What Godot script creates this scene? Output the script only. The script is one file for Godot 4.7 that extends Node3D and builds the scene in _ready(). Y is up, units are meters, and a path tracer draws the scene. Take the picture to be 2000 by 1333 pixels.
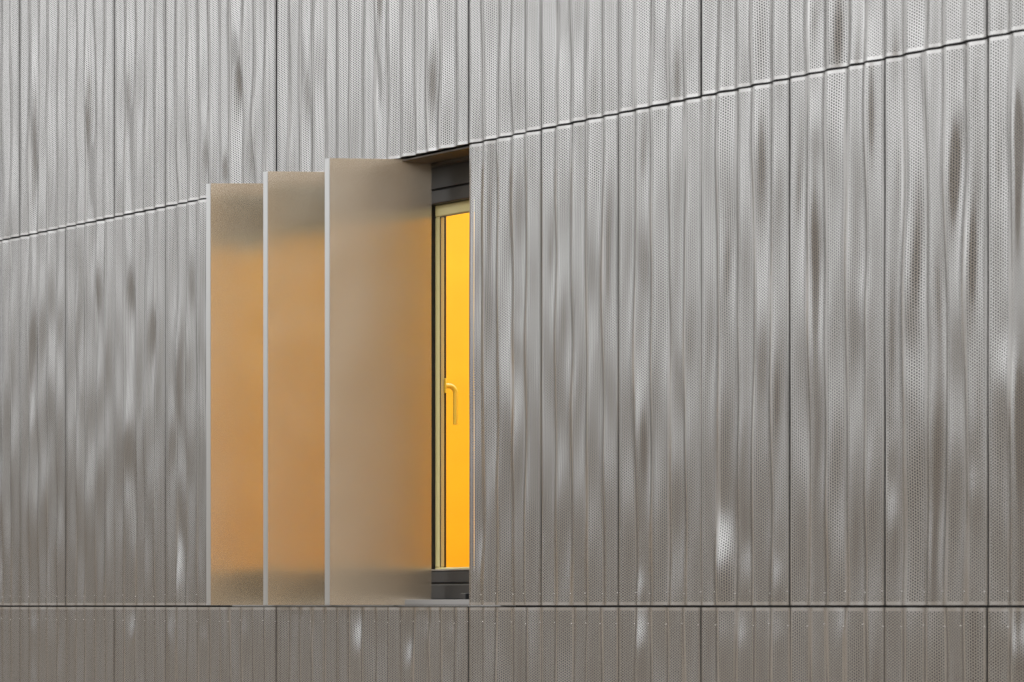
extends Node3D
# World axes: x runs along the facade (to the right), y is up, z points out of the facade.
# x = 0, z = 0 is the right jamb of the window opening; EYE is the height of the lens above the ground.

const EYE := 1.6
const SKY := 3.6                # brightness of the overcast sky overhead
const PANEL := 0.4422            # width of one cladding panel
const RIB := 0.4422 / 5.0        # pitch of the corrugation
const ROW := 1.434               # height of one row of panels
const GAP := 0.0064              # open joint between rows
const CELL_V := 0.0079           # pitch of the perforation, up
const OPEN_LEFT := -3.0 * PANEL

var mats := {}
var noise_a := FastNoiseLite.new()
var noise_b := FastNoiseLite.new()
var used := {}


func _ready() -> void:
	camera_and_light()
	materials()
	ground_and_street()
	var building := facade()
	window(building)
	room(building)
	for f in fins:
		louvre(f)


# ---------------------------------------------------------------- camera, sky, sun
func camera_and_light() -> void:
	var cam := Camera3D.new()
	cam.name = "camera"
	add_child(cam)
	cam.projection = Camera3D.PROJECTION_FRUSTUM
	cam.near = 0.5
	cam.far = 600.0
	cam.size = cam.near * 1333.0 / 7700.0
	cam.frustum_offset = Vector2(0, cam.near * (1184.0 - 666.5) / 7700.0)
	cam.position = Vector3(10.643, EYE, 6.02)
	cam.look_at_from_position(cam.position, cam.position + Vector3(-0.86497, 0, -0.50183), Vector3.UP)
	var lens := CameraAttributesPhysical.new()
	lens.frustum_focal_length = 139.0
	lens.frustum_focus_distance = 13.3
	lens.exposure_aperture = 8.0
	lens.frustum_near = 0.5
	lens.frustum_far = 600.0
	cam.attributes = lens
	cam.current = true

	var env := Environment.new()
	env.background_mode = Environment.BG_SKY
	var sky := Sky.new()
	var overcast := PanoramaSkyMaterial.new()
	overcast.panorama = overcast_sky()
	sky.sky_material = overcast
	env.sky = sky
	env.tonemap_mode = Environment.TONE_MAPPER_LINEAR
	env.tonemap_exposure = 1.35
	env.sdfgi_enabled = true
	env.ssao_enabled = true
	env.ssil_enabled = true
	var around := WorldEnvironment.new()
	around.name = "world_environment"
	around.environment = env
	add_child(around)

	var sun := DirectionalLight3D.new()
	sun.name = "sun"
	sun.light_energy = 0.25
	sun.light_color = Color(1.0, 0.97, 0.92)
	sun.light_angular_distance = 40.0
	sun.shadow_enabled = true
	add_child(sun)
	sun.look_at_from_position(Vector3.ZERO, Vector3(0.35, -1.0, -0.55), Vector3.UP)


# an even overcast: about three times as bright overhead as at the horizon, with soft drifts of thicker cloud
func overcast_sky() -> ImageTexture:
	var drift := FastNoiseLite.new()
	drift.seed = 3
	drift.frequency = 1.4
	drift.fractal_octaves = 4
	var w := 512
	var h := 256
	var image := Image.create(w, h, false, Image.FORMAT_RGBF)
	for y in h:
		var high := PI / 2.0 - PI * (y + 0.5) / h
		for x in w:
			var round_ := TAU * (x + 0.5) / w
			var v := Vector3(cos(round_) * cos(high), sin(high), sin(round_) * cos(high))
			var k := SKY * (1.0 + 2.0 * maxf(0.0, v.y)) / 3.0
			k *= 1.0 + 0.12 * drift.get_noise_3d(v.x, v.y * 2.5, v.z)
			image.set_pixel(x, y, Color(k * 0.985, k, k * 1.02))
	return ImageTexture.create_from_image(image)


func lin(r: float, g: float, b: float) -> Color:
	return Color(r, g, b).linear_to_srgb()


# ---------------------------------------------------------------- materials
func plain(called: String, c: Color, rough: float, metal := 0.0) -> StandardMaterial3D:
	var m := StandardMaterial3D.new()
	m.resource_name = called
	m.albedo_color = c
	m.roughness = rough
	m.metallic = metal
	m.cull_mode = BaseMaterial3D.CULL_DISABLED
	mats[called] = m
	return m


func noise_texture(freq: float, octaves: int, low: Color, high: Color, size := 512, seeded := 1) -> NoiseTexture2D:
	var n := FastNoiseLite.new()
	n.seed = seeded
	n.frequency = freq
	n.fractal_octaves = octaves
	var ramp := Gradient.new()
	ramp.set_color(0, low)
	ramp.set_color(1, high)
	var t := NoiseTexture2D.new()
	t.width = size
	t.height = size
	t.seamless = true
	t.noise = n
	t.color_ramp = ramp
	return t


func materials() -> void:
	noise_a.seed = 11
	noise_a.frequency = 1.0
	noise_a.noise_type = FastNoiseLite.TYPE_SIMPLEX_SMOOTH
	noise_a.fractal_type = FastNoiseLite.FRACTAL_NONE
	noise_b.seed = 47
	noise_b.frequency = 1.0
	noise_b.noise_type = FastNoiseLite.TYPE_SIMPLEX_SMOOTH
	noise_b.fractal_type = FastNoiseLite.FRACTAL_NONE

	var steel := lin(0.425, 0.417, 0.404)
	plain("steel", steel, 0.255, 1.0)
	# one cell of the staggered perforation: a hole in the middle and a quarter hole in each corner
	var w := 112
	var h := 64
	var image := Image.create(w, h, false, Image.FORMAT_RGBA8)
	var radius := 0.305 * h
	for y in h:
		for x in w:
			var p := Vector2(x + 0.5, y + 0.5)
			var d := p.distance_to(Vector2(w, h) / 2.0)
			for corner in [Vector2(0, 0), Vector2(w, 0), Vector2(0, h), Vector2(w, h)]:
				d = minf(d, p.distance_to(corner))
			image.set_pixel(x, y, Color(1, 1, 1, clampf(0.5 + (d - radius) / 8.0, 0, 1)))
	var perforated := plain("perforated_steel", steel, 0.255, 1.0)
	perforated.albedo_texture = ImageTexture.create_from_image(image)
	perforated.transparency = BaseMaterial3D.TRANSPARENCY_ALPHA_SCISSOR
	perforated.alpha_scissor_threshold = 0.5

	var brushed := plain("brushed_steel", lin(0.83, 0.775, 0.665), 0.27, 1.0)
	brushed.anisotropy_enabled = true
	brushed.anisotropy = 1.0
	plain("folded_steel", lin(0.40, 0.40, 0.395), 0.3, 1.0)
	plain("membrane", lin(0.012, 0.012, 0.012), 0.95)
	plain("bronze", lin(0.032, 0.021, 0.011), 0.55)
	plain("anthracite", lin(0.015, 0.015, 0.016), 0.45)
	plain("aluminium", lin(0.48, 0.465, 0.45), 0.35, 1.0)
	plain("dull_aluminium", lin(0.15, 0.145, 0.14), 0.6)
	plain("sash_paint", lin(0.52, 0.46, 0.22), 0.5)
	var yellow := plain("yellow_paint", lin(0.88, 0.53, 0.010), 0.6)
	yellow.albedo_texture = noise_texture(0.01, 3, Color(0.95, 0.95, 0.95), Color(1, 1, 1), 256, 5)
	yellow.uv1_triplanar = true
	yellow.uv1_world_triplanar = true
	plain("handle_metal", lin(0.85, 0.58, 0.06), 0.3)
	var glass := plain("window_glass", Color(0.12, 0.13, 0.13, 0.02), 0.02)
	glass.metallic_specular = 0.10
	glass.transparency = BaseMaterial3D.TRANSPARENCY_ALPHA
	var paving := plain("paving", lin(0.15, 0.122, 0.092), 0.9)
	paving.albedo_texture = noise_texture(0.03, 4, Color(0.75, 0.75, 0.75), Color(1, 1, 1), 512, 8)
	paving.uv1_triplanar = true
	paving.uv1_world_triplanar = true
	paving.uv1_scale = Vector3(0.2, 0.2, 0.2)
	plain("brown_brick", lin(0.20, 0.152, 0.105), 0.9)
	plain("sandstone", lin(0.37, 0.275, 0.19), 0.9)
	plain("dark_glass", lin(0.03, 0.03, 0.035), 0.1)
	plain("roof_slate", lin(0.10, 0.095, 0.09), 0.8)
	plain("grey_render", lin(0.60, 0.598, 0.592), 0.9)
	plain("tan_render", lin(0.20, 0.152, 0.105), 0.9)


# ---------------------------------------------------------------- helpers
func numbered(called: String) -> String:
	var n: int = used.get(called, 0)
	used[called] = n + 1
	return called if n == 0 else "%s_%03d" % [called, n]


func thing(called: String, label: String, category: String, at := Vector3.ZERO, group := "") -> Node3D:
	var o := Node3D.new()
	o.name = numbered(called)
	add_child(o)
	o.position = at
	o.set_meta("label", label)
	o.set_meta("category", category)
	if group:
		o.set_meta("group", group)
	return o


func mesh_node(called: String, mesh: Mesh, material: Material, parent: Node3D, at := Vector3.ZERO) -> MeshInstance3D:
	var o := MeshInstance3D.new()
	o.name = called
	o.mesh = mesh
	if material:
		o.material_override = material
	parent.add_child(o, true)
	o.position = at
	return o


func empty_part(called: String, parent: Node3D) -> Node3D:
	var o := Node3D.new()
	o.name = called
	parent.add_child(o, true)
	return o


# a box between two corners with slightly chamfered edges
func box_mesh(lo: Vector3, hi: Vector3, bevel := 0.0) -> ArrayMesh:
	var st := SurfaceTool.new()
	st.begin(Mesh.PRIMITIVE_TRIANGLES)
	add_box(st, lo, hi, bevel)
	return st.commit()


func quad(st: SurfaceTool, a: Vector3, b: Vector3, c: Vector3, d: Vector3, out: Vector3) -> void:
	var n := (b - a).cross(c - a).normalized()
	if n.dot(out) > 0.0:          # front faces run clockwise
		var t := b
		b = d
		d = t
	n = out if n.length() < 0.5 else (n if n.dot(out) > 0.0 else -n)
	st.set_normal(n)
	for v in [a, b, c, a, c, d]:
		st.set_normal(n)
		st.add_vertex(v)


func add_box(st: SurfaceTool, lo: Vector3, hi: Vector3, bevel := 0.0) -> void:
	var mid := (lo + hi) / 2.0
	var half := (hi - lo) / 2.0
	var b := minf(bevel, minf(half.x, minf(half.y, half.z)) * 0.9)
	var inner := half - Vector3(b, b, b)
	for axis in 3:
		var e := (axis + 1) % 3
		var f := (axis + 2) % 3
		for s in [-1.0, 1.0]:
			var c: Array[Vector3] = []
			for k in [[-1, -1], [1, -1], [1, 1], [-1, 1]]:
				var p := Vector3.ZERO
				p[axis] = s * half[axis]
				p[e] = k[0] * inner[e]
				p[f] = k[1] * inner[f]
				c.append(mid + p)
			var out := Vector3.ZERO
			out[axis] = s
			quad(st, c[0], c[1], c[2], c[3], out)
	if b <= 0.0:
		return
	for axis in 3:                # chamfers along each axis
		var e := (axis + 1) % 3
		var f := (axis + 2) % 3
		for se in [-1.0, 1.0]:
			for sf in [-1.0, 1.0]:
				var p1 := Vector3.ZERO
				var p2 := Vector3.ZERO
				p1[e] = se * half[e]
				p1[f] = sf * inner[f]
				p2[e] = se * inner[e]
				p2[f] = sf * half[f]
				var d := Vector3.ZERO
				d[axis] = inner[axis]
				var out := Vector3.ZERO
				out[e] = se
				out[f] = sf
				quad(st, mid + p1 - d, mid + p1 + d, mid + p2 + d, mid + p2 - d, out)
	for sx in [-1.0, 1.0]:
		for sy in [-1.0, 1.0]:
			for sz in [-1.0, 1.0]:
				var s := Vector3(sx, sy, sz)
				var a := mid + Vector3(half.x, inner.y, inner.z) * s
				var bb := mid + Vector3(inner.x, half.y, inner.z) * s
				var c := mid + Vector3(inner.x, inner.y, half.z) * s
				quad(st, a, bb, c, c, s)


func part_box(called: String, lo: Vector3, hi: Vector3, material: String, parent: Node3D, bevel := 0.0) -> MeshInstance3D:
	return mesh_node(called, box_mesh(lo, hi, bevel), mats[material], parent)


# heights in the window are given above the lens
func up(x: float, h: float, z: float) -> Vector3:
	return Vector3(x, EYE + h, z)


# ---------------------------------------------------------------- corrugated cladding
# flank positions along the sheet wander a little from rib to rib and from bottom to top
func sheet_point(id: int, s: float, y: float, bulges: Array) -> Vector3:
	var i := clampi(int(floor(s)), 0, 4)
	var t := s - i
	var e := t * t * (3.0 - 2.0 * t)
	var w0 := 0.0 if i == 0 else wander(id, i, y)
	var w1 := 0.0 if i == 4 else wander(id, i + 1, y)
	var u := s + lerpf(w0, w1, t)
	var a0 := depth_of(id, i, y)
	var a1 := depth_of(id, i + 1, y)
	var n := lerpf(a0, a1, e) * (sin(TAU * s) + 0.11 * sin(2.0 * TAU * s))
	var x := u * RIB
	var calm := smoothstep(0.0, 0.7, s) * smoothstep(5.0, 4.3, s)
	n += calm * 0.0018 * noise_b.get_noise_2d(x * 7.0 + id * 17.3, y * 2.2 + id * 5.1)
	n += calm * 0.0028 * noise_a.get_noise_2d(s * 0.9 + id * 4.1, y * 2.3 + id * 1.7)
	n += calm * 0.0016 * noise_a.get_noise_2d(x * 3.0 + id * 9.7, y * 1.1 - id * 3.3)
	for b in bulges:
		var dx: float = (s - b[0]) / b[2]
		var dy: float = (y - b[1]) / b[3]
		var q := dx * dx + dy * dy
		if q < 9.0:
			n += calm * b[4] * exp(-q) * (dy if b.size() < 6 else dx)
	return Vector3(x, y, n)


func wander(id: int, i: int, y: float) -> float:
	return 0.09 * sin(id * 3.1 + i * 2.3) + 0.12 * noise_a.get_noise_2d(id * 31.7 + i * 7.3, y * 0.8) + 0.02 * noise_b.get_noise_2d(id * 13.1 + i * 3.9, y * 2.0)


func depth_of(id: int, i: int, y: float) -> float:
	return 0.0047 * (1.0 + 0.30 * noise_b.get_noise_2d(id * 23.9 + i * 5.7, y * 1.7) + 0.10 * noise_a.get_noise_2d(id * 3.7 + i * 11.9, y * 3.0))


func panel_mesh(id: int, height: float, right_trim: float, left_trim: float, bulges: Array) -> ArrayMesh:
	var per_rib := 12
	var margin_s := 0.07
	var cols: Array[float] = [left_trim, left_trim + margin_s]
	for k in range(1, 5 * per_rib):
		var s := float(k) / per_rib
		if s > left_trim + margin_s + 0.03 and s < 5.0 - right_trim - margin_s - 0.03:
			cols.append(s)
	cols.append(5.0 - right_trim - margin_s)
	cols.append(5.0 - right_trim)
	var margin := 0.0092
	var rows: Array[float] = [0.0, margin]
	var n_rows := maxi(6, int(round(height / 0.03)))
	for k in range(1, n_rows):
		rows.append(margin + (height - 2.0 * margin) * k / n_rows)
	rows.append(height - margin)
	rows.append(height)
	var nc := cols.size()
	var nr := rows.size()
	var pos := PackedVector3Array()
	var uv := PackedVector2Array()
	pos.resize(nc * nr)
	uv.resize(nc * nr)
	for r in nr:
		for c in nc:
			pos[r * nc + c] = sheet_point(id, cols[c], rows[r], bulges)
			uv[r * nc + c] = Vector2(cols[c] * 6.5, (rows[r] - margin) / CELL_V)
	var nor := PackedVector3Array()
	nor.resize(nc * nr)
	for r in nr:
		for c in nc:
			var dx := pos[r * nc + mini(c + 1, nc - 1)] - pos[r * nc + maxi(c - 1, 0)]
			var dy := pos[mini(r + 1, nr - 1) * nc + c] - pos[maxi(r - 1, 0) * nc + c]
			nor[r * nc + c] = dx.cross(dy).normalized()
	var holes := PackedInt32Array()
	var solid := PackedInt32Array()
	for r in nr - 1:
		for c in nc - 1:
			var a := r * nc + c
			var f := fposmod((cols[c] + cols[c + 1]) / 2.0, 1.0)
			var closed := r == 0 or r == nr - 2 or c == 0 or c == nc - 2 or f < 0.19 or f > 0.82
			var six := PackedInt32Array([a, a + nc, a + nc + 1, a, a + nc + 1, a + 1])
			if closed:
				solid.append_array(six)
			else:
				holes.append_array(six)
	# folded lips round the edge, pointing back to the wall
	var lip := 0.016
	var lp := pos.duplicate()
	var ln := nor.duplicate()
	var luv := uv.duplicate()
	var loop: Array[int] = []
	for c in nc:
		loop.append(c)
	for r in range(1, nr):
		loop.append(r * nc + nc - 1)
	for c in range(nc - 2, -1, -1):
		loop.append((nr - 1) * nc + c)
	for r in range(nr - 2, 0, -1):
		loop.append(r * nc)
	for k in loop.size():
		if k >= nc - 1 and k < nc - 1 + nr - 1:
			continue
		var a: Vector3 = pos[loop[k]]
		var b: Vector3 = pos[loop[(k + 1) % loop.size()]]
		var out := (b - a).cross(Vector3(0, 0, 1)).normalized()
		var at := lp.size()
		for v in [a, b, b - Vector3(0, 0, lip), a - Vector3(0, 0, lip)]:
			lp.append(v)
			ln.append(out)
			luv.append(Vector2.ZERO)
		solid.append_array(PackedInt32Array([at, at + 1, at + 2, at, at + 2, at + 3]))
	var m := ArrayMesh.new()
	for pair in [[holes, "perforated_steel", pos, nor, uv], [solid, "steel", lp, ln, luv]]:
		var arrays := []
		arrays.resize(Mesh.ARRAY_MAX)
		arrays[Mesh.ARRAY_VERTEX] = pair[2]
		arrays[Mesh.ARRAY_NORMAL] = pair[3]
		arrays[Mesh.ARRAY_TEX_UV] = pair[4]
		arrays[Mesh.ARRAY_INDEX] = pair[0]
		m.add_surface_from_arrays(Mesh.PRIMITIVE_TRIANGLES, arrays)
		m.surface_set_material(m.get_surface_count() - 1, mats[pair[1]])
	return m


# one small domed rivet on each rib, near the end of the sheet
func rivet_mesh(id: int, y: float, bulges: Array) -> ArrayMesh:
	var st := SurfaceTool.new()
	st.begin(Mesh.PRIMITIVE_TRIANGLES)
	var rings := [[0.0022, 0.0], [0.0019, 0.0008], [0.0011, 0.0015], [0.0, 0.0018]]
	for i in 5:
		var s := i + 0.84 + 0.05 * sin(id + i * 2.0)
		var at := sheet_point(id, s, y + 0.003 * sin(i * 3.3 + id), bulges)
		for r in 3:
			for k in 8:
				var c := []
				for e in [[r, k], [r + 1, k], [r + 1, k + 1], [r, k + 1]]:
					var q: float = TAU * e[1] / 8.0
					var o := Vector3(cos(q) * rings[e[0]][0], sin(q) * rings[e[0]][0], rings[e[0]][1])
					c.append([at + o, (o + Vector3(0, 0, 0.0008)).normalized()])
				for v in [c[0], c[1], c[2], c[0], c[2], c[3]]:
					st.set_normal(v[1])
					st.add_vertex(v[0])
	return st.commit()


# dents and bows that the photograph shows: column, row -> [sheet position, height, reach along, reach up, depth of the bow above and below, or to both sides where a sixth value follows]
var dents := {
	Vector2i(-8, 0): [[1.48, 1.371, 0.285, 0.068, -0.0044]],
	Vector2i(-8, 1): [[1.48, 1.346, 0.3, 0.102, -0.0039], [1.19, 0.756, 0.285, 0.102, -0.0052], [1.53, 1.05, 0.26, 0.184, 0.0129]],
	Vector2i(-8, 2): [[1.53, 0.326, 0.26, 0.241, 0.0257]],
	Vector2i(-7, 1): [[1.13, 1.199, 0.3, 0.133, -0.005], [3.25, 0.843, 0.3, 0.131, -0.0044], [1.13, 0.949, 0.3, 0.166, 0.0112], [3.25, 1.186, 0.26, 0.137, 0.0091]],
	Vector2i(-7, 2): [[2.3, 0.351, 0.26, 0.206, 0.0227], [1.24, 0.111, 0.32, 0.122, -0.0069]],
	Vector2i(-6, 0): [[1.75, 1.361, 0.3325, 0.086, -0.0088]],
	Vector2i(-6, 1): [[3.1, 1.23, 0.3, 0.085, -0.0024], [1.59, 1.165, 0.26, 0.148, 0.0098], [3.84, 1.004, 0.26, 0.146, 0.009], [1.34, 0.568, 0.26, 0.121, 0.0057]],
	Vector2i(-6, 2): [[1.34, 0.407, 0.26, 0.162, 0.0142]],
	Vector2i(-5, 0): [[0.31, 1.357, 0.285, 0.074, -0.0057], [3.55, 1.34, 0.285, 0.062, -0.0048]],
	Vector2i(-5, 1): [[1.28, 0.17, 0.3135, 0.178, -0.0206], [2.47, 1.129, 0.3, 0.169, 0.0121], [1.28, 0.772, 0.3, 0.197, 0.013], [0.55, 0.573, 0.26, 0.118, 0.0065]],
	Vector2i(-5, 2): [[3.65, 0.174, 0.3, 0.116, 0.0111], [1.04, 0.087, 0.26, 0.131, 0.0104]],
	Vector2i(-4, 0): [[2.32, 1.36, 0.285, 0.071, -0.0046]],
	Vector2i(-4, 2): [[1.69, 0.394, 0.28, 0.153, 0.0197], [0.5, 0.086, 0.34, 0.09, 0.0083], [2.99, 0.117, 0.3, 0.152, 0.0144]],
	Vector2i(-3, 0): [[2.97, 1.345, 0.285, 0.079, -0.005]],
	Vector2i(-3, 2): [[2.55, 0.283, 0.26, 0.16, 0.0143], [1.06, 0.142, 0.35, 0.109, -0.0052]],
	Vector2i(-2, 0): [[1.68, 1.339, 0.3325, 0.106, -0.0122]],
	Vector2i(-2, 2): [[3.28, 0.358, 0.26, 0.19, 0.0194]],
	Vector2i(-1, 0): [[0.62, 1.284, 0.3135, 0.084, -0.0097], [0.31, 1.37, 0.26, 0.047, 0.002], [1.96, 1.358, 0.285, 0.084, -0.0075], [3.64, 1.367, 0.285, 0.064, -0.0041]],
	Vector2i(-1, 2): [[2.52, 0.199, 0.28, 0.174, 0.0192], [3.09, 0.081, 0.42, 0.125, -0.0056, 1]],
	Vector2i(0, 1): [[2.62, 0.973, 0.35, 0.144, -0.0041], [3.5, 0.843, 0.35, 0.08, -0.0023], [0.84, 0.147, 0.285, 0.109, -0.0056], [1.38, 1.012, 0.42, 0.272, -0.007, 1], [3.39, 1.155, 0.42, 0.161, -0.0056, 1], [4.53, 0.992, 0.42, 0.213, -0.0063, 1], [2.97, 0.597, 0.42, 0.161, -0.0056, 1]],
	Vector2i(0, 2): [[1.55, 0.253, 0.42, 0.203, -0.007, 1], [3.32, 0.157, 0.42, 0.161, -0.0056, 1]],
	Vector2i(1, 1): [[0.12, 0.189, 0.2375, 0.08, -0.0061], [0.56, 1.123, 0.42, 0.159, -0.0049, 1], [1.57, 0.888, 0.42, 0.21, -0.007, 1], [3.56, 1.192, 0.42, 0.181, -0.0056, 1], [4.37, 0.991, 0.42, 0.232, -0.0063, 1], [2.4, 0.58, 0.42, 0.183, -0.0056, 1]],
	Vector2i(1, 2): [[2.4, 0.266, 0.42, 0.144, -0.0049, 1], [1.24, 0.203, 0.35, 0.105, -0.006]],
	Vector2i(2, 0): [[1.37, 1.362, 0.3325, 0.102, -0.0117]],
	Vector2i(2, 1): [[1.28, 0.063, 0.285, 0.051, -0.0033], [1.44, 1.287, 0.42, 0.127, -0.007, 1], [2.53, 0.824, 0.42, 0.189, -0.0042, 1], [1.59, 0.52, 0.42, 0.152, -0.0063, 1], [0.96, 0.685, 0.42, 0.128, -0.0042, 1]],
	Vector2i(2, 2): [[0.96, 0.064, 0.42, 0.153, -0.0042, 1]],
	Vector2i(3, 0): [[1.39, 1.367, 0.3325, 0.09, -0.0058], [2.32, 1.367, 0.285, 0.073, -0.0047], [4.46, 1.375, 0.285, 0.056, -0.0036]],
	Vector2i(3, 1): [[1.3, 0.175, 0.38, 0.123, -0.0142], [2.61, 0.117, 0.285, 0.097, -0.0063], [4.46, 0.088, 0.285, 0.072, -0.0046], [1.45, 1.001, 0.42, 0.197, -0.0049, 1], [3.47, 1.226, 0.42, 0.145, -0.0056, 1], [1.3, 0.631, 0.42, 0.246, -0.007, 1], [0.26, 0.693, 0.42, 0.198, -0.0063, 1], [4.32, 0.618, 0.42, 0.193, -0.0063, 1]],
	Vector2i(3, 2): [[1.45, 0.009, 0.42, 0.172, -0.0063, 1], [3.53, 0.072, 0.42, 0.218, -0.007, 1], [0.11, 0.209, 0.3, 0.05, -0.0024]],
	Vector2i(4, 0): [[2.89, 1.39, 0.285, 0.047, -0.003]],
	Vector2i(4, 1): [[1.4, 1.338, 0.38, 0.087, -0.005], [3.95, 0.841, 0.35, 0.093, -0.0035], [0.44, 1.167, 0.42, 0.119, -0.0056, 1], [1.4, 0.884, 0.42, 0.261, -0.0082, 1], [4.34, 1.242, 0.42, 0.186, -0.0082, 1], [3.15, 0.981, 0.42, 0.164, -0.0049, 1]],
	Vector2i(4, 2): [[1.26, 0.139, 0.42, 0.095, -0.007, 1], [2.62, 0.11, 0.42, 0.129, -0.007, 1], [3.95, 0.109, 0.42, 0.093, -0.0056, 1], [0.44, 0.149, 0.3, 0.056, -0.0021]],
	Vector2i(5, 1): [[0.25, 0.258, 0.3135, 0.092, -0.0095], [0.2, 0.432, 0.2375, 0.038, -0.003], [3.78, 1.319, 0.3, 0.082, -0.0039], [1.28, 0.614, 0.35, 0.107, -0.0041], [4.39, 0.315, 0.3325, 0.075, -0.0038], [0.77, 1.096, 0.42, 0.138, -0.007, 1], [1.53, 0.878, 0.42, 0.206, -0.0077, 1], [3.53, 1.112, 0.42, 0.18, -0.0082, 1], [4.39, 0.911, 0.42, 0.224, -0.0082, 1], [0.25, 0.645, 0.42, 0.185, -0.007, 1], [2.79, 0.555, 0.42, 0.226, -0.0056, 1]],
	Vector2i(5, 2): [[1.79, 0.05, 0.35, 0.076, -0.0036]],
	Vector2i(6, 0): [[0.59, 1.392, 0.285, 0.037, -0.0024], [1.42, 1.348, 0.3325, 0.088, -0.009]],
	Vector2i(6, 1): [[0.71, 0.619, 0.4, 0.089, -0.0042], [1.3, 1.204, 0.42, 0.132, -0.007, 1], [0.35, 1.097, 0.42, 0.122, -0.0056, 1], [1.42, 0.412, 0.42, 0.22, -0.007, 1], [0.47, 0.363, 0.42, 0.2, -0.0056, 1]],
	Vector2i(6, 2): [[0.71, 0.045, 0.42, 0.089, -0.0056, 1]],
}
# joints that stand open more than the rest: column of the panel to the right of the joint, row -> metres
var wide := {Vector2i(-3, 2): 0.0065, Vector2i(0, 2): 0.004, Vector2i(1, 2): 0.004, Vector2i(3, 2): 0.0035, Vector2i(4, 2): 0.004, Vector2i(4, 1): 0.0045, Vector2i(5, 1): 0.0045, Vector2i(6, 1): 0.006, Vector2i(1, 1): 0.0035, Vector2i(3, 1): 0.003, Vector2i(-6, 2): 0.003, Vector2i(-5, 2): 0.002, Vector2i(-2, 0): 0.004, Vector2i(-4, 0): 0.004, Vector2i(4, 0): 0.004, Vector2i(1, 0): 0.0035, Vector2i(2, 0): 0.003, Vector2i(-6, 1): 0.003, Vector2i(-7, 1): 0.003, Vector2i(-5, 1): 0.002}


func facade() -> Node3D:
	var b := thing("metal_building", "building clad in corrugated perforated stainless steel panels with one window", "building", Vector3(0, 0, 0))
	var base := EYE - 0.0015
	for row in 3:
		for k in range(-13, 11):
			if row == 1 and k >= -3 and k < 0:
				continue
			var height := ROW - GAP
			var bottom := base + (row - 1) * ROW + GAP / 2.0
			var id := (k + 20) * 7 + row * 211
			var jitter := 0.0005 * sin(id * 12.9)
			var left: float = wide.get(Vector2i(k, row), 0.0006) * 0.8 + 0.0062
			var right := 0.0008
			var m := panel_mesh(id, height, right / RIB, left / RIB, dents.get(Vector2i(k, row), []))
			var panel := mesh_node("cladding_panel", m, null, b, Vector3(k * PANEL, bottom, jitter))
			panel.rotation.y = deg_to_rad(0.3 * sin(id * 5.7 + 1.0))
			if row < 2 and k > -10 and k < 7:
				var rivets := mesh_node("rivets", rivet_mesh(id, 0.034 if row == 1 else height - 0.048, dents.get(Vector2i(k, row), [])), mats["steel"], panel)
				rivets.set_meta("kind", "stuff")
	# the wall behind the cladding, left open at the window
	var top := base + 2.0 * ROW
	var wall := empty_part("backing_wall", b)
	part_box("wall_panel", Vector3(-13 * PANEL, 0.0, -0.28), Vector3(OPEN_LEFT - 0.01, top, -0.06), "membrane", wall)
	part_box("wall_panel", Vector3(0.01, 0.0, -0.28), Vector3(11 * PANEL, top, -0.06), "membrane", wall)
	part_box("wall_panel", Vector3(OPEN_LEFT - 0.01, EYE + 1.45, -0.28), Vector3(0.01, top, -0.06), "membrane", wall)
	part_box("wall_panel", Vector3(OPEN_LEFT - 0.01, 0.0, -0.28), Vector3(0.01, EYE - 0.03, -0.06), "membrane", wall)
	part_box("wall_panel", Vector3(OPEN_LEFT - 0.01, EYE - 0.03, -0.28), Vector3(0.01, EYE + 0.0185, -0.156), "membrane", wall)
	return b


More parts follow.
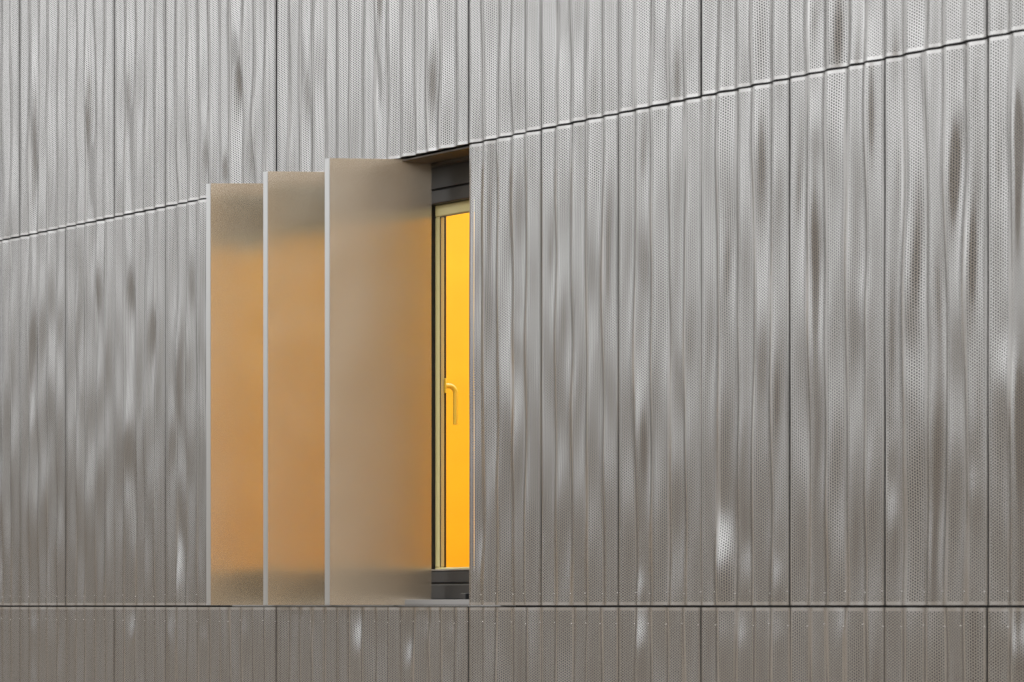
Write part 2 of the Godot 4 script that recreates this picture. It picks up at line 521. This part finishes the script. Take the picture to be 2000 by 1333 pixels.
# ---------------------------------------------------------------- the window
func window(building: Node3D) -> void:
	var w := empty_part("window", building)
	w.set_meta("label", "two-part window with dark frame and yellow room behind it")
	# soffit under the cladding
	part_box("soffit", up(OPEN_LEFT, 1.424, -0.115), up(0, 1.430, -0.012), "bronze", w, 0.001)
	part_box("soffit", up(OPEN_LEFT, 1.416, -0.158), up(0, 1.430, -0.121), "bronze", w, 0.001)
	part_box("jamb_lining", up(OPEN_LEFT - 0.006, 0.004, -0.158), up(OPEN_LEFT, 1.414, -0.004), "bronze", w)
	part_box("jamb_lining", up(0, 0.004, -0.158), up(0.006, 1.414, -0.020), "membrane", w)
	# dark outer frame
	part_box("frame", up(OPEN_LEFT - 0.0095, 1.349, -0.23), up(0.0095, 1.4495, -0.166), "anthracite", w, 0.002)
	part_box("frame", up(OPEN_LEFT - 0.0095, 1.300, -0.23), up(0.0095, 1.3445, -0.160), "anthracite", w, 0.003)
	part_box("frame", up(OPEN_LEFT - 0.0095, 0.020, -0.23), up(0.0095, 0.0690, -0.152), "anthracite", w, 0.003)
	part_box("frame", up(OPEN_LEFT - 0.0095, 0.0735, -0.23), up(0.0095, 0.1130, -0.160), "anthracite", w, 0.003)
	part_box("frame_core", up(OPEN_LEFT, 0.019, -0.229), up(0, 0.1125, -0.172), "anthracite", w)
	part_box("frame_core", up(OPEN_LEFT, 1.3005, -0.229), up(0, 1.449, -0.176), "anthracite", w)
	part_box("glazing_bead", up(OPEN_LEFT + 0.05, 0.1133, -0.180), up(-0.04, 0.1175, -0.158), "aluminium", w, 0.001)
	part_box("frame", up(OPEN_LEFT - 0.0095, 0.1135, -0.23), up(OPEN_LEFT + 0.05, 1.2995, -0.160), "anthracite", w, 0.003)
	part_box("frame", up(-0.04, 0.1135, -0.23), up(0.0095, 1.2995, -0.160), "anthracite", w, 0.003)
	part_box("mullion", up(-0.65, 0.1135, -0.23), up(-0.553, 1.2995, -0.160), "anthracite", w, 0.003)
	sheet("pane", up(OPEN_LEFT + 0.05, 0.1180, -0.182), Vector3(-0.65 - OPEN_LEFT - 0.05, 0, 0), Vector3(0, 1.1815, 0), w)
	sheet("pane", up(-0.56, 0.1180, -0.182), Vector3(0.52, 0, 0), Vector3(0, 1.1815, 0), w)
	# pale sash seen through the glass
	for side in [[-0.5525, -0.0405], [OPEN_LEFT + 0.0505, -0.6505]]:
		var a: float = side[0]
		var b: float = side[1]
		part_box("sash", up(a, 1.262, -0.204), up(b, 1.2995, -0.186), "sash_paint", w, 0.003)
		part_box("sash", up(a, 0.1180, -0.204), up(b, 0.1240, -0.186), "sash_paint", w, 0.001)
		part_box("sash", up(a, 0.1245, -0.204), up(a + 0.0315, 1.2615, -0.186), "sash_paint", w, 0.003)
		part_box("sash", up(b - 0.0315, 0.1245, -0.204), up(b, 1.2615, -0.186), "sash_paint", w, 0.003)
		part_box("gasket", up(a + 0.0318, 0.1245, -0.1895), up(a + 0.0334, 1.2615, -0.1868), "anthracite", w)
		part_box("gasket", up(a + 0.0320, 1.2590, -0.1895), up(b - 0.0320, 1.2612, -0.1868), "anthracite", w)
	part_box("handle_plate", up(-0.544, 0.690, -0.209), up(-0.516, 0.738, -0.2045), "handle_metal", w, 0.001)
	# lever handle: a stub out of the stile, a bend, a grip hanging down
	var path: Array[Vector3] = [up(-0.530, 0.714, -0.204), up(-0.530, 0.714, -0.226)]
	for k in range(1, 7):
		var a := PI / 2.0 * k / 6.0
		path.append(up(-0.530, 0.714 - 0.024 * (1.0 - cos(a)), -0.226 - 0.024 * sin(a)))
	path.append(up(-0.530, 0.590, -0.250))
	mesh_node("handle", tube(path, 0.0082, 14), mats["handle_metal"], w)
	# sill
	part_box("sill", up(OPEN_LEFT - 0.10, 0.0025, -0.152), up(-0.0015, 0.0195, -0.022), "dull_aluminium", w, 0.001)
	part_box("sill_flashing", up(OPEN_LEFT - 0.33, -0.0022, -0.05), up(0.205, 0.0008, 0.006), "dull_aluminium", w, 0.0008)
	part_box("stop_block", up(-0.268, 0.0200, -0.150), up(-0.236, 0.0400, -0.120), "anthracite", w, 0.002)


func sheet(called: String, at: Vector3, a: Vector3, b: Vector3, parent: Node3D) -> void:
	var st := SurfaceTool.new()
	st.begin(Mesh.PRIMITIVE_TRIANGLES)
	quad(st, at, at + a, at + a + b, at + b, Vector3(0, 0, 1) if absf(b.y) > 0.0 else Vector3.UP)
	mesh_node(called, st.commit(), mats["window_glass"], parent)


func tube(path: Array[Vector3], radius: float, sides: int) -> ArrayMesh:
	var st := SurfaceTool.new()
	st.begin(Mesh.PRIMITIVE_TRIANGLES)
	st.set_smooth_group(0)
	var rings := []
	for i in path.size():
		var t := (path[mini(i + 1, path.size() - 1)] - path[maxi(i - 1, 0)]).normalized()
		var side := Vector3(1, 0, 0) if absf(t.x) < 0.9 else Vector3(0, 1, 0)
		var a := t.cross(side).normalized()
		var b := t.cross(a).normalized()
		var ring := []
		for k in sides:
			var q := TAU * k / sides
			ring.append([path[i] + (a * cos(q) + b * sin(q)) * radius, a * cos(q) + b * sin(q)])
		rings.append(ring)
	for i in path.size() - 1:
		for k in sides:
			var l := (k + 1) % sides
			for v in [rings[i][k], rings[i + 1][k], rings[i + 1][l], rings[i][k], rings[i + 1][l], rings[i][l]]:
				st.set_normal(v[1])
				st.add_vertex(v[0])
	for e in [0, path.size() - 1]:
		var n := (path[e] - path[1 if e == 0 else e - 1]).normalized()
		for k in sides:
			for v in [path[e], rings[e][k][0], rings[e][(k + 1) % sides][0]]:
				st.set_normal(n)
				st.add_vertex(v)
	return st.commit()


# ---------------------------------------------------------------- the yellow room behind the window
func room(building: Node3D) -> void:
	var r := empty_part("room", building)
	var x0 := -2.1
	var x1 := 0.5
	var z0 := -2.7
	var z1 := -0.285
	var floor_y := EYE - 1.0
	var top := EYE + 1.62
	part_box("wall", Vector3(x0 - 0.1, floor_y, z0), Vector3(x0, top, z1), "yellow_paint", r)
	part_box("wall", Vector3(x1, floor_y, z0), Vector3(x1 + 0.1, top, z1), "yellow_paint", r)
	part_box("wall", Vector3(x0 - 0.1, floor_y, z0 - 0.1), Vector3(x1 + 0.1, top, z0 - 0.003), "yellow_paint", r)
	part_box("floor", Vector3(x0 - 0.1, floor_y - 0.1, z0 - 0.1), Vector3(x1 + 0.1, floor_y - 0.003, z1), "yellow_paint", r)
	# inner lining of the window wall
	part_box("lining", Vector3(x0, floor_y, z1), Vector3(OPEN_LEFT, top, z1 + 0.004), "yellow_paint", r)
	part_box("lining", Vector3(0, floor_y, z1), Vector3(x1, top, z1 + 0.004), "yellow_paint", r)
	part_box("lining", Vector3(OPEN_LEFT, floor_y, z1), Vector3(0, EYE, z1 + 0.004), "yellow_paint", r)
	part_box("lining", Vector3(OPEN_LEFT, EYE + 1.46, z1), Vector3(0, top, z1 + 0.004), "yellow_paint", r)
	# ceiling round a rooflight
	var gx0 := x0 + 0.08
	var gx1 := x1 - 0.08
	var gz0 := z0 + 0.08
	var gz1 := z1 - 0.12
	part_box("ceiling", Vector3(x0 - 0.1, top + 0.003, z0 - 0.1), Vector3(gx0, top + 0.12, z1), "yellow_paint", r)
	part_box("ceiling", Vector3(gx1, top + 0.003, z0 - 0.1), Vector3(x1 + 0.1, top + 0.12, z1), "yellow_paint", r)
	part_box("ceiling", Vector3(gx0, top + 0.003, z0 - 0.1), Vector3(gx1, top + 0.12, gz0), "yellow_paint", r)
	part_box("ceiling", Vector3(gx0, top + 0.003, gz1), Vector3(gx1, top + 0.12, z1), "yellow_paint", r)
	sheet("rooflight", Vector3(gx0, top + 0.09, gz0), Vector3(gx1 - gx0, 0, 0), Vector3(0, 0, gz1 - gz0), r)


# ---------------------------------------------------------------- pivoting louvre fins
# left edge in the plan, as seen from the lens, and the words that tell them apart
var fins := [
	{"x": -1.0245, "turn": 20.0, "z": 13.28, "h": 1.424, "wide": 0.335, "rise": 0.012, "words": "smooth brushed steel louvre fin beside the cladding, farthest from the open gap"},
	{"x": -0.8085, "turn": 21.0, "z": 12.91, "h": 1.424, "wide": 0.335, "rise": 0.010, "words": "smooth brushed steel louvre fin between the other two fins"},
	{"x": -0.5880, "turn": 22.5, "z": 12.53, "h": 1.424, "wide": 0.356, "rise": 0.0105, "words": "tallest looking smooth brushed steel louvre fin next to the open window gap"},
]


func plan(x: float, depth: float) -> Vector3:
	# from the lens' axes (right, ahead) to the facade's
	return Vector3(10.643 + 0.50183 * x - 0.86497 * depth, 0, 6.02 - 0.86497 * x - 0.50183 * depth)


func louvre(f: Dictionary) -> void:
	var at := plan(f.x, f.z)
	at.y = EYE + 0.0025
	var t := thing("louvre_fin", f.words, "louvre", at, "louvre fins in front of the window")
	t.rotation.y = atan2(0.86497, 0.50183) + deg_to_rad(f.turn)
	var width: float = f.wide
	var height: float = f.h - 0.0025
	var edge := 0.0095
	var deep := 0.022
	mesh_node("face_sheet", fin_sheet(f.x, edge, width, height, 0.0, 1.0, f.rise), mats["brushed_steel"], t)
	mesh_node("back_sheet", fin_sheet(f.x + 3.0, 0.0005, width, height, -deep, -1.0, f.rise), mats["brushed_steel"], t)
	var st: SurfaceTool
	# folded front edge
	st = SurfaceTool.new()
	st.begin(Mesh.PRIMITIVE_TRIANGLES)
	var n1 := Vector3(-deep, 0, edge).normalized()
	var outline: Array[Vector3] = [Vector3(edge, 0, 0), Vector3(edge - 0.0014, 0, -0.0005), Vector3(edge - 0.0024, 0, -0.0016), Vector3(0.0, 0, -deep)]
	var normals: Array[Vector3] = [Vector3(0, 0, 1), (Vector3(0, 0, 1) + n1).normalized(), n1, n1]
	for k in 3:
		var h := Vector3(0, height, 0)
		for v in [[outline[k], normals[k]], [outline[k + 1], normals[k + 1]], [outline[k + 1] + h, normals[k + 1]], [outline[k], normals[k]], [outline[k + 1] + h, normals[k + 1]], [outline[k] + h, normals[k]]]:
			st.set_normal(v[1])
			st.add_vertex(v[0])
	mesh_node("folded_edge", st.commit(), mats["folded_steel"], t)
	# closing strips
	st = SurfaceTool.new()
	st.begin(Mesh.PRIMITIVE_TRIANGLES)
	add_box(st, Vector3(width - 0.002, 0.0, -deep + 0.001), Vector3(width, height, -0.001), 0.0)
	mesh_node("closing_strip", st.commit(), mats["folded_steel"], t)
	for y in [0.001, height - 0.003]:
		st = SurfaceTool.new()
		st.begin(Mesh.PRIMITIVE_TRIANGLES)
		add_box(st, Vector3(edge, y, -deep + 0.0005), Vector3(width - 0.0025, y + 0.002, -0.0015), 0.0)
		mesh_node("end_cap", st.commit(), mats["folded_steel"], t)
	var pin: Array[Vector3] = [Vector3(width - 0.015, -0.004, -0.012), Vector3(width - 0.015, height + 0.003, -0.012)]
	mesh_node("pivot_rod", tube(pin, 0.005, 10), mats["anthracite"], t)


# a thin sheet, very slightly bowed; its u runs across the brushing
func fin_sheet(id: float, x0: float, x1: float, height: float, z: float, facing: float, rise: float) -> ArrayMesh:
	var nx := 16
	var ny := 40
	var pos := PackedVector3Array()
	var nor := PackedVector3Array()
	var uv := PackedVector2Array()
	var idx := PackedInt32Array()
	for r in ny + 1:
		for c in nx + 1:
			var x := lerpf(x0, x1, float(c) / nx)
			var y := (height + rise * x / x1) * r / ny
			pos.append(Vector3(x, y, z + bow(id, x, y)))
			var d := 0.004
			nor.append(facing * Vector3(-(bow(id, x + d, y) - bow(id, x - d, y)) / (2 * d), -(bow(id, x, y + d) - bow(id, x, y - d)) / (2 * d), 1).normalized())
			uv.append(Vector2(facing * x, -y))
	for r in ny:
		for c in nx:
			var a := r * (nx + 1) + c
			if facing > 0.0:
				idx.append_array(PackedInt32Array([a, a + nx + 1, a + nx + 2, a, a + nx + 2, a + 1]))
			else:
				idx.append_array(PackedInt32Array([a, a + nx + 2, a + nx + 1, a, a + 1, a + nx + 2]))
	var arrays := []
	arrays.resize(Mesh.ARRAY_MAX)
	arrays[Mesh.ARRAY_VERTEX] = pos
	arrays[Mesh.ARRAY_NORMAL] = nor
	arrays[Mesh.ARRAY_TEX_UV] = uv
	arrays[Mesh.ARRAY_INDEX] = idx
	var m := ArrayMesh.new()
	m.add_surface_from_arrays(Mesh.PRIMITIVE_TRIANGLES, arrays)
	return m


func bow(id: float, x: float, y: float) -> float:
	return 0.0009 * noise_a.get_noise_2d(x * 3.0 + id * 40.0, y * 2.0) + 0.0005 * noise_b.get_noise_2d(x * 5.0 - id * 30.0, y * 4.5)


# ---------------------------------------------------------------- ground and what stands behind the camera
func ground_and_street() -> void:
	var g := mesh_node("ground", box_mesh(Vector3(-260, -0.5, -260), Vector3(260, 0, 260)), mats["paving"], self)
	g.set_meta("kind", "structure")
	house("tall brown brick house straight across from the window", Vector3(4.5, 0, 32), Vector3(19, 11.5, 9), "brown_brick", 4, 3)
	house("long low tan building far along the street", Vector3(-57, 0, 50), Vector3(106, 7.0, 10), "tan_render", 16, 1)
	house("grey tall building closing the end of the street", Vector3(-68, 0, 17), Vector3(14, 19.0, 52), "grey_render", 3, 4)
	house("low tan row of sheds in front of the grey building", Vector3(-52, 0, 17), Vector3(6, 4.6, 56), "tan_render", 1, 1)
	house("large sandstone house behind the camera", Vector3(42, 0, 29), Vector3(40, 13.0, 12), "sandstone", 8, 3)
	house("tall sandstone house farther behind the camera", Vector3(100, 0, 14), Vector3(60, 20.0, 26), "sandstone", 8, 4)


func house(label: String, at: Vector3, size: Vector3, wall: String, n: int, storeys: int) -> void:
	var t := thing("house", label, "house", at, "houses across the street")
	part_box("wall", Vector3(-size.x / 2, 0, -size.z / 2), Vector3(size.x / 2, size.y * 0.75, size.z / 2), wall, t)
	var st := SurfaceTool.new()
	st.begin(Mesh.PRIMITIVE_TRIANGLES)
	var e := size.y * 0.75 + 0.004
	var x := size.x / 2 + 0.3
	var z := size.z / 2 + 0.3
	var a := Vector3(-x, e, -z)
	var b := Vector3(x, e, -z)
	var c := Vector3(x, e, z)
	var d := Vector3(-x, e, z)
	var r0 := Vector3(-x, size.y, 0)
	var r1 := Vector3(x, size.y, 0)
	quad(st, a, b, r1, r0, Vector3(0, 1, -1).normalized())
	quad(st, d, c, r1, r0, Vector3(0, 1, 1).normalized())
	quad(st, a, d, r0, r0, Vector3(-1, 0, 0))
	quad(st, b, c, r1, r1, Vector3(1, 0, 0))
	quad(st, a, b, c, d, Vector3(0, -1, 0))
	mesh_node("roof", st.commit(), mats["roof_slate"], t)
	for s in storeys:
		for k in n:
			var cx := -size.x / 2 + size.x * (k + 0.5) / n
			var cy := 1.7 + s * 2.8
			part_box("window", Vector3(cx - 0.6, cy - 0.6, -size.z / 2 - 0.04), Vector3(cx + 0.6, cy + 0.7, -size.z / 2 + 0.02), "dark_glass", t)
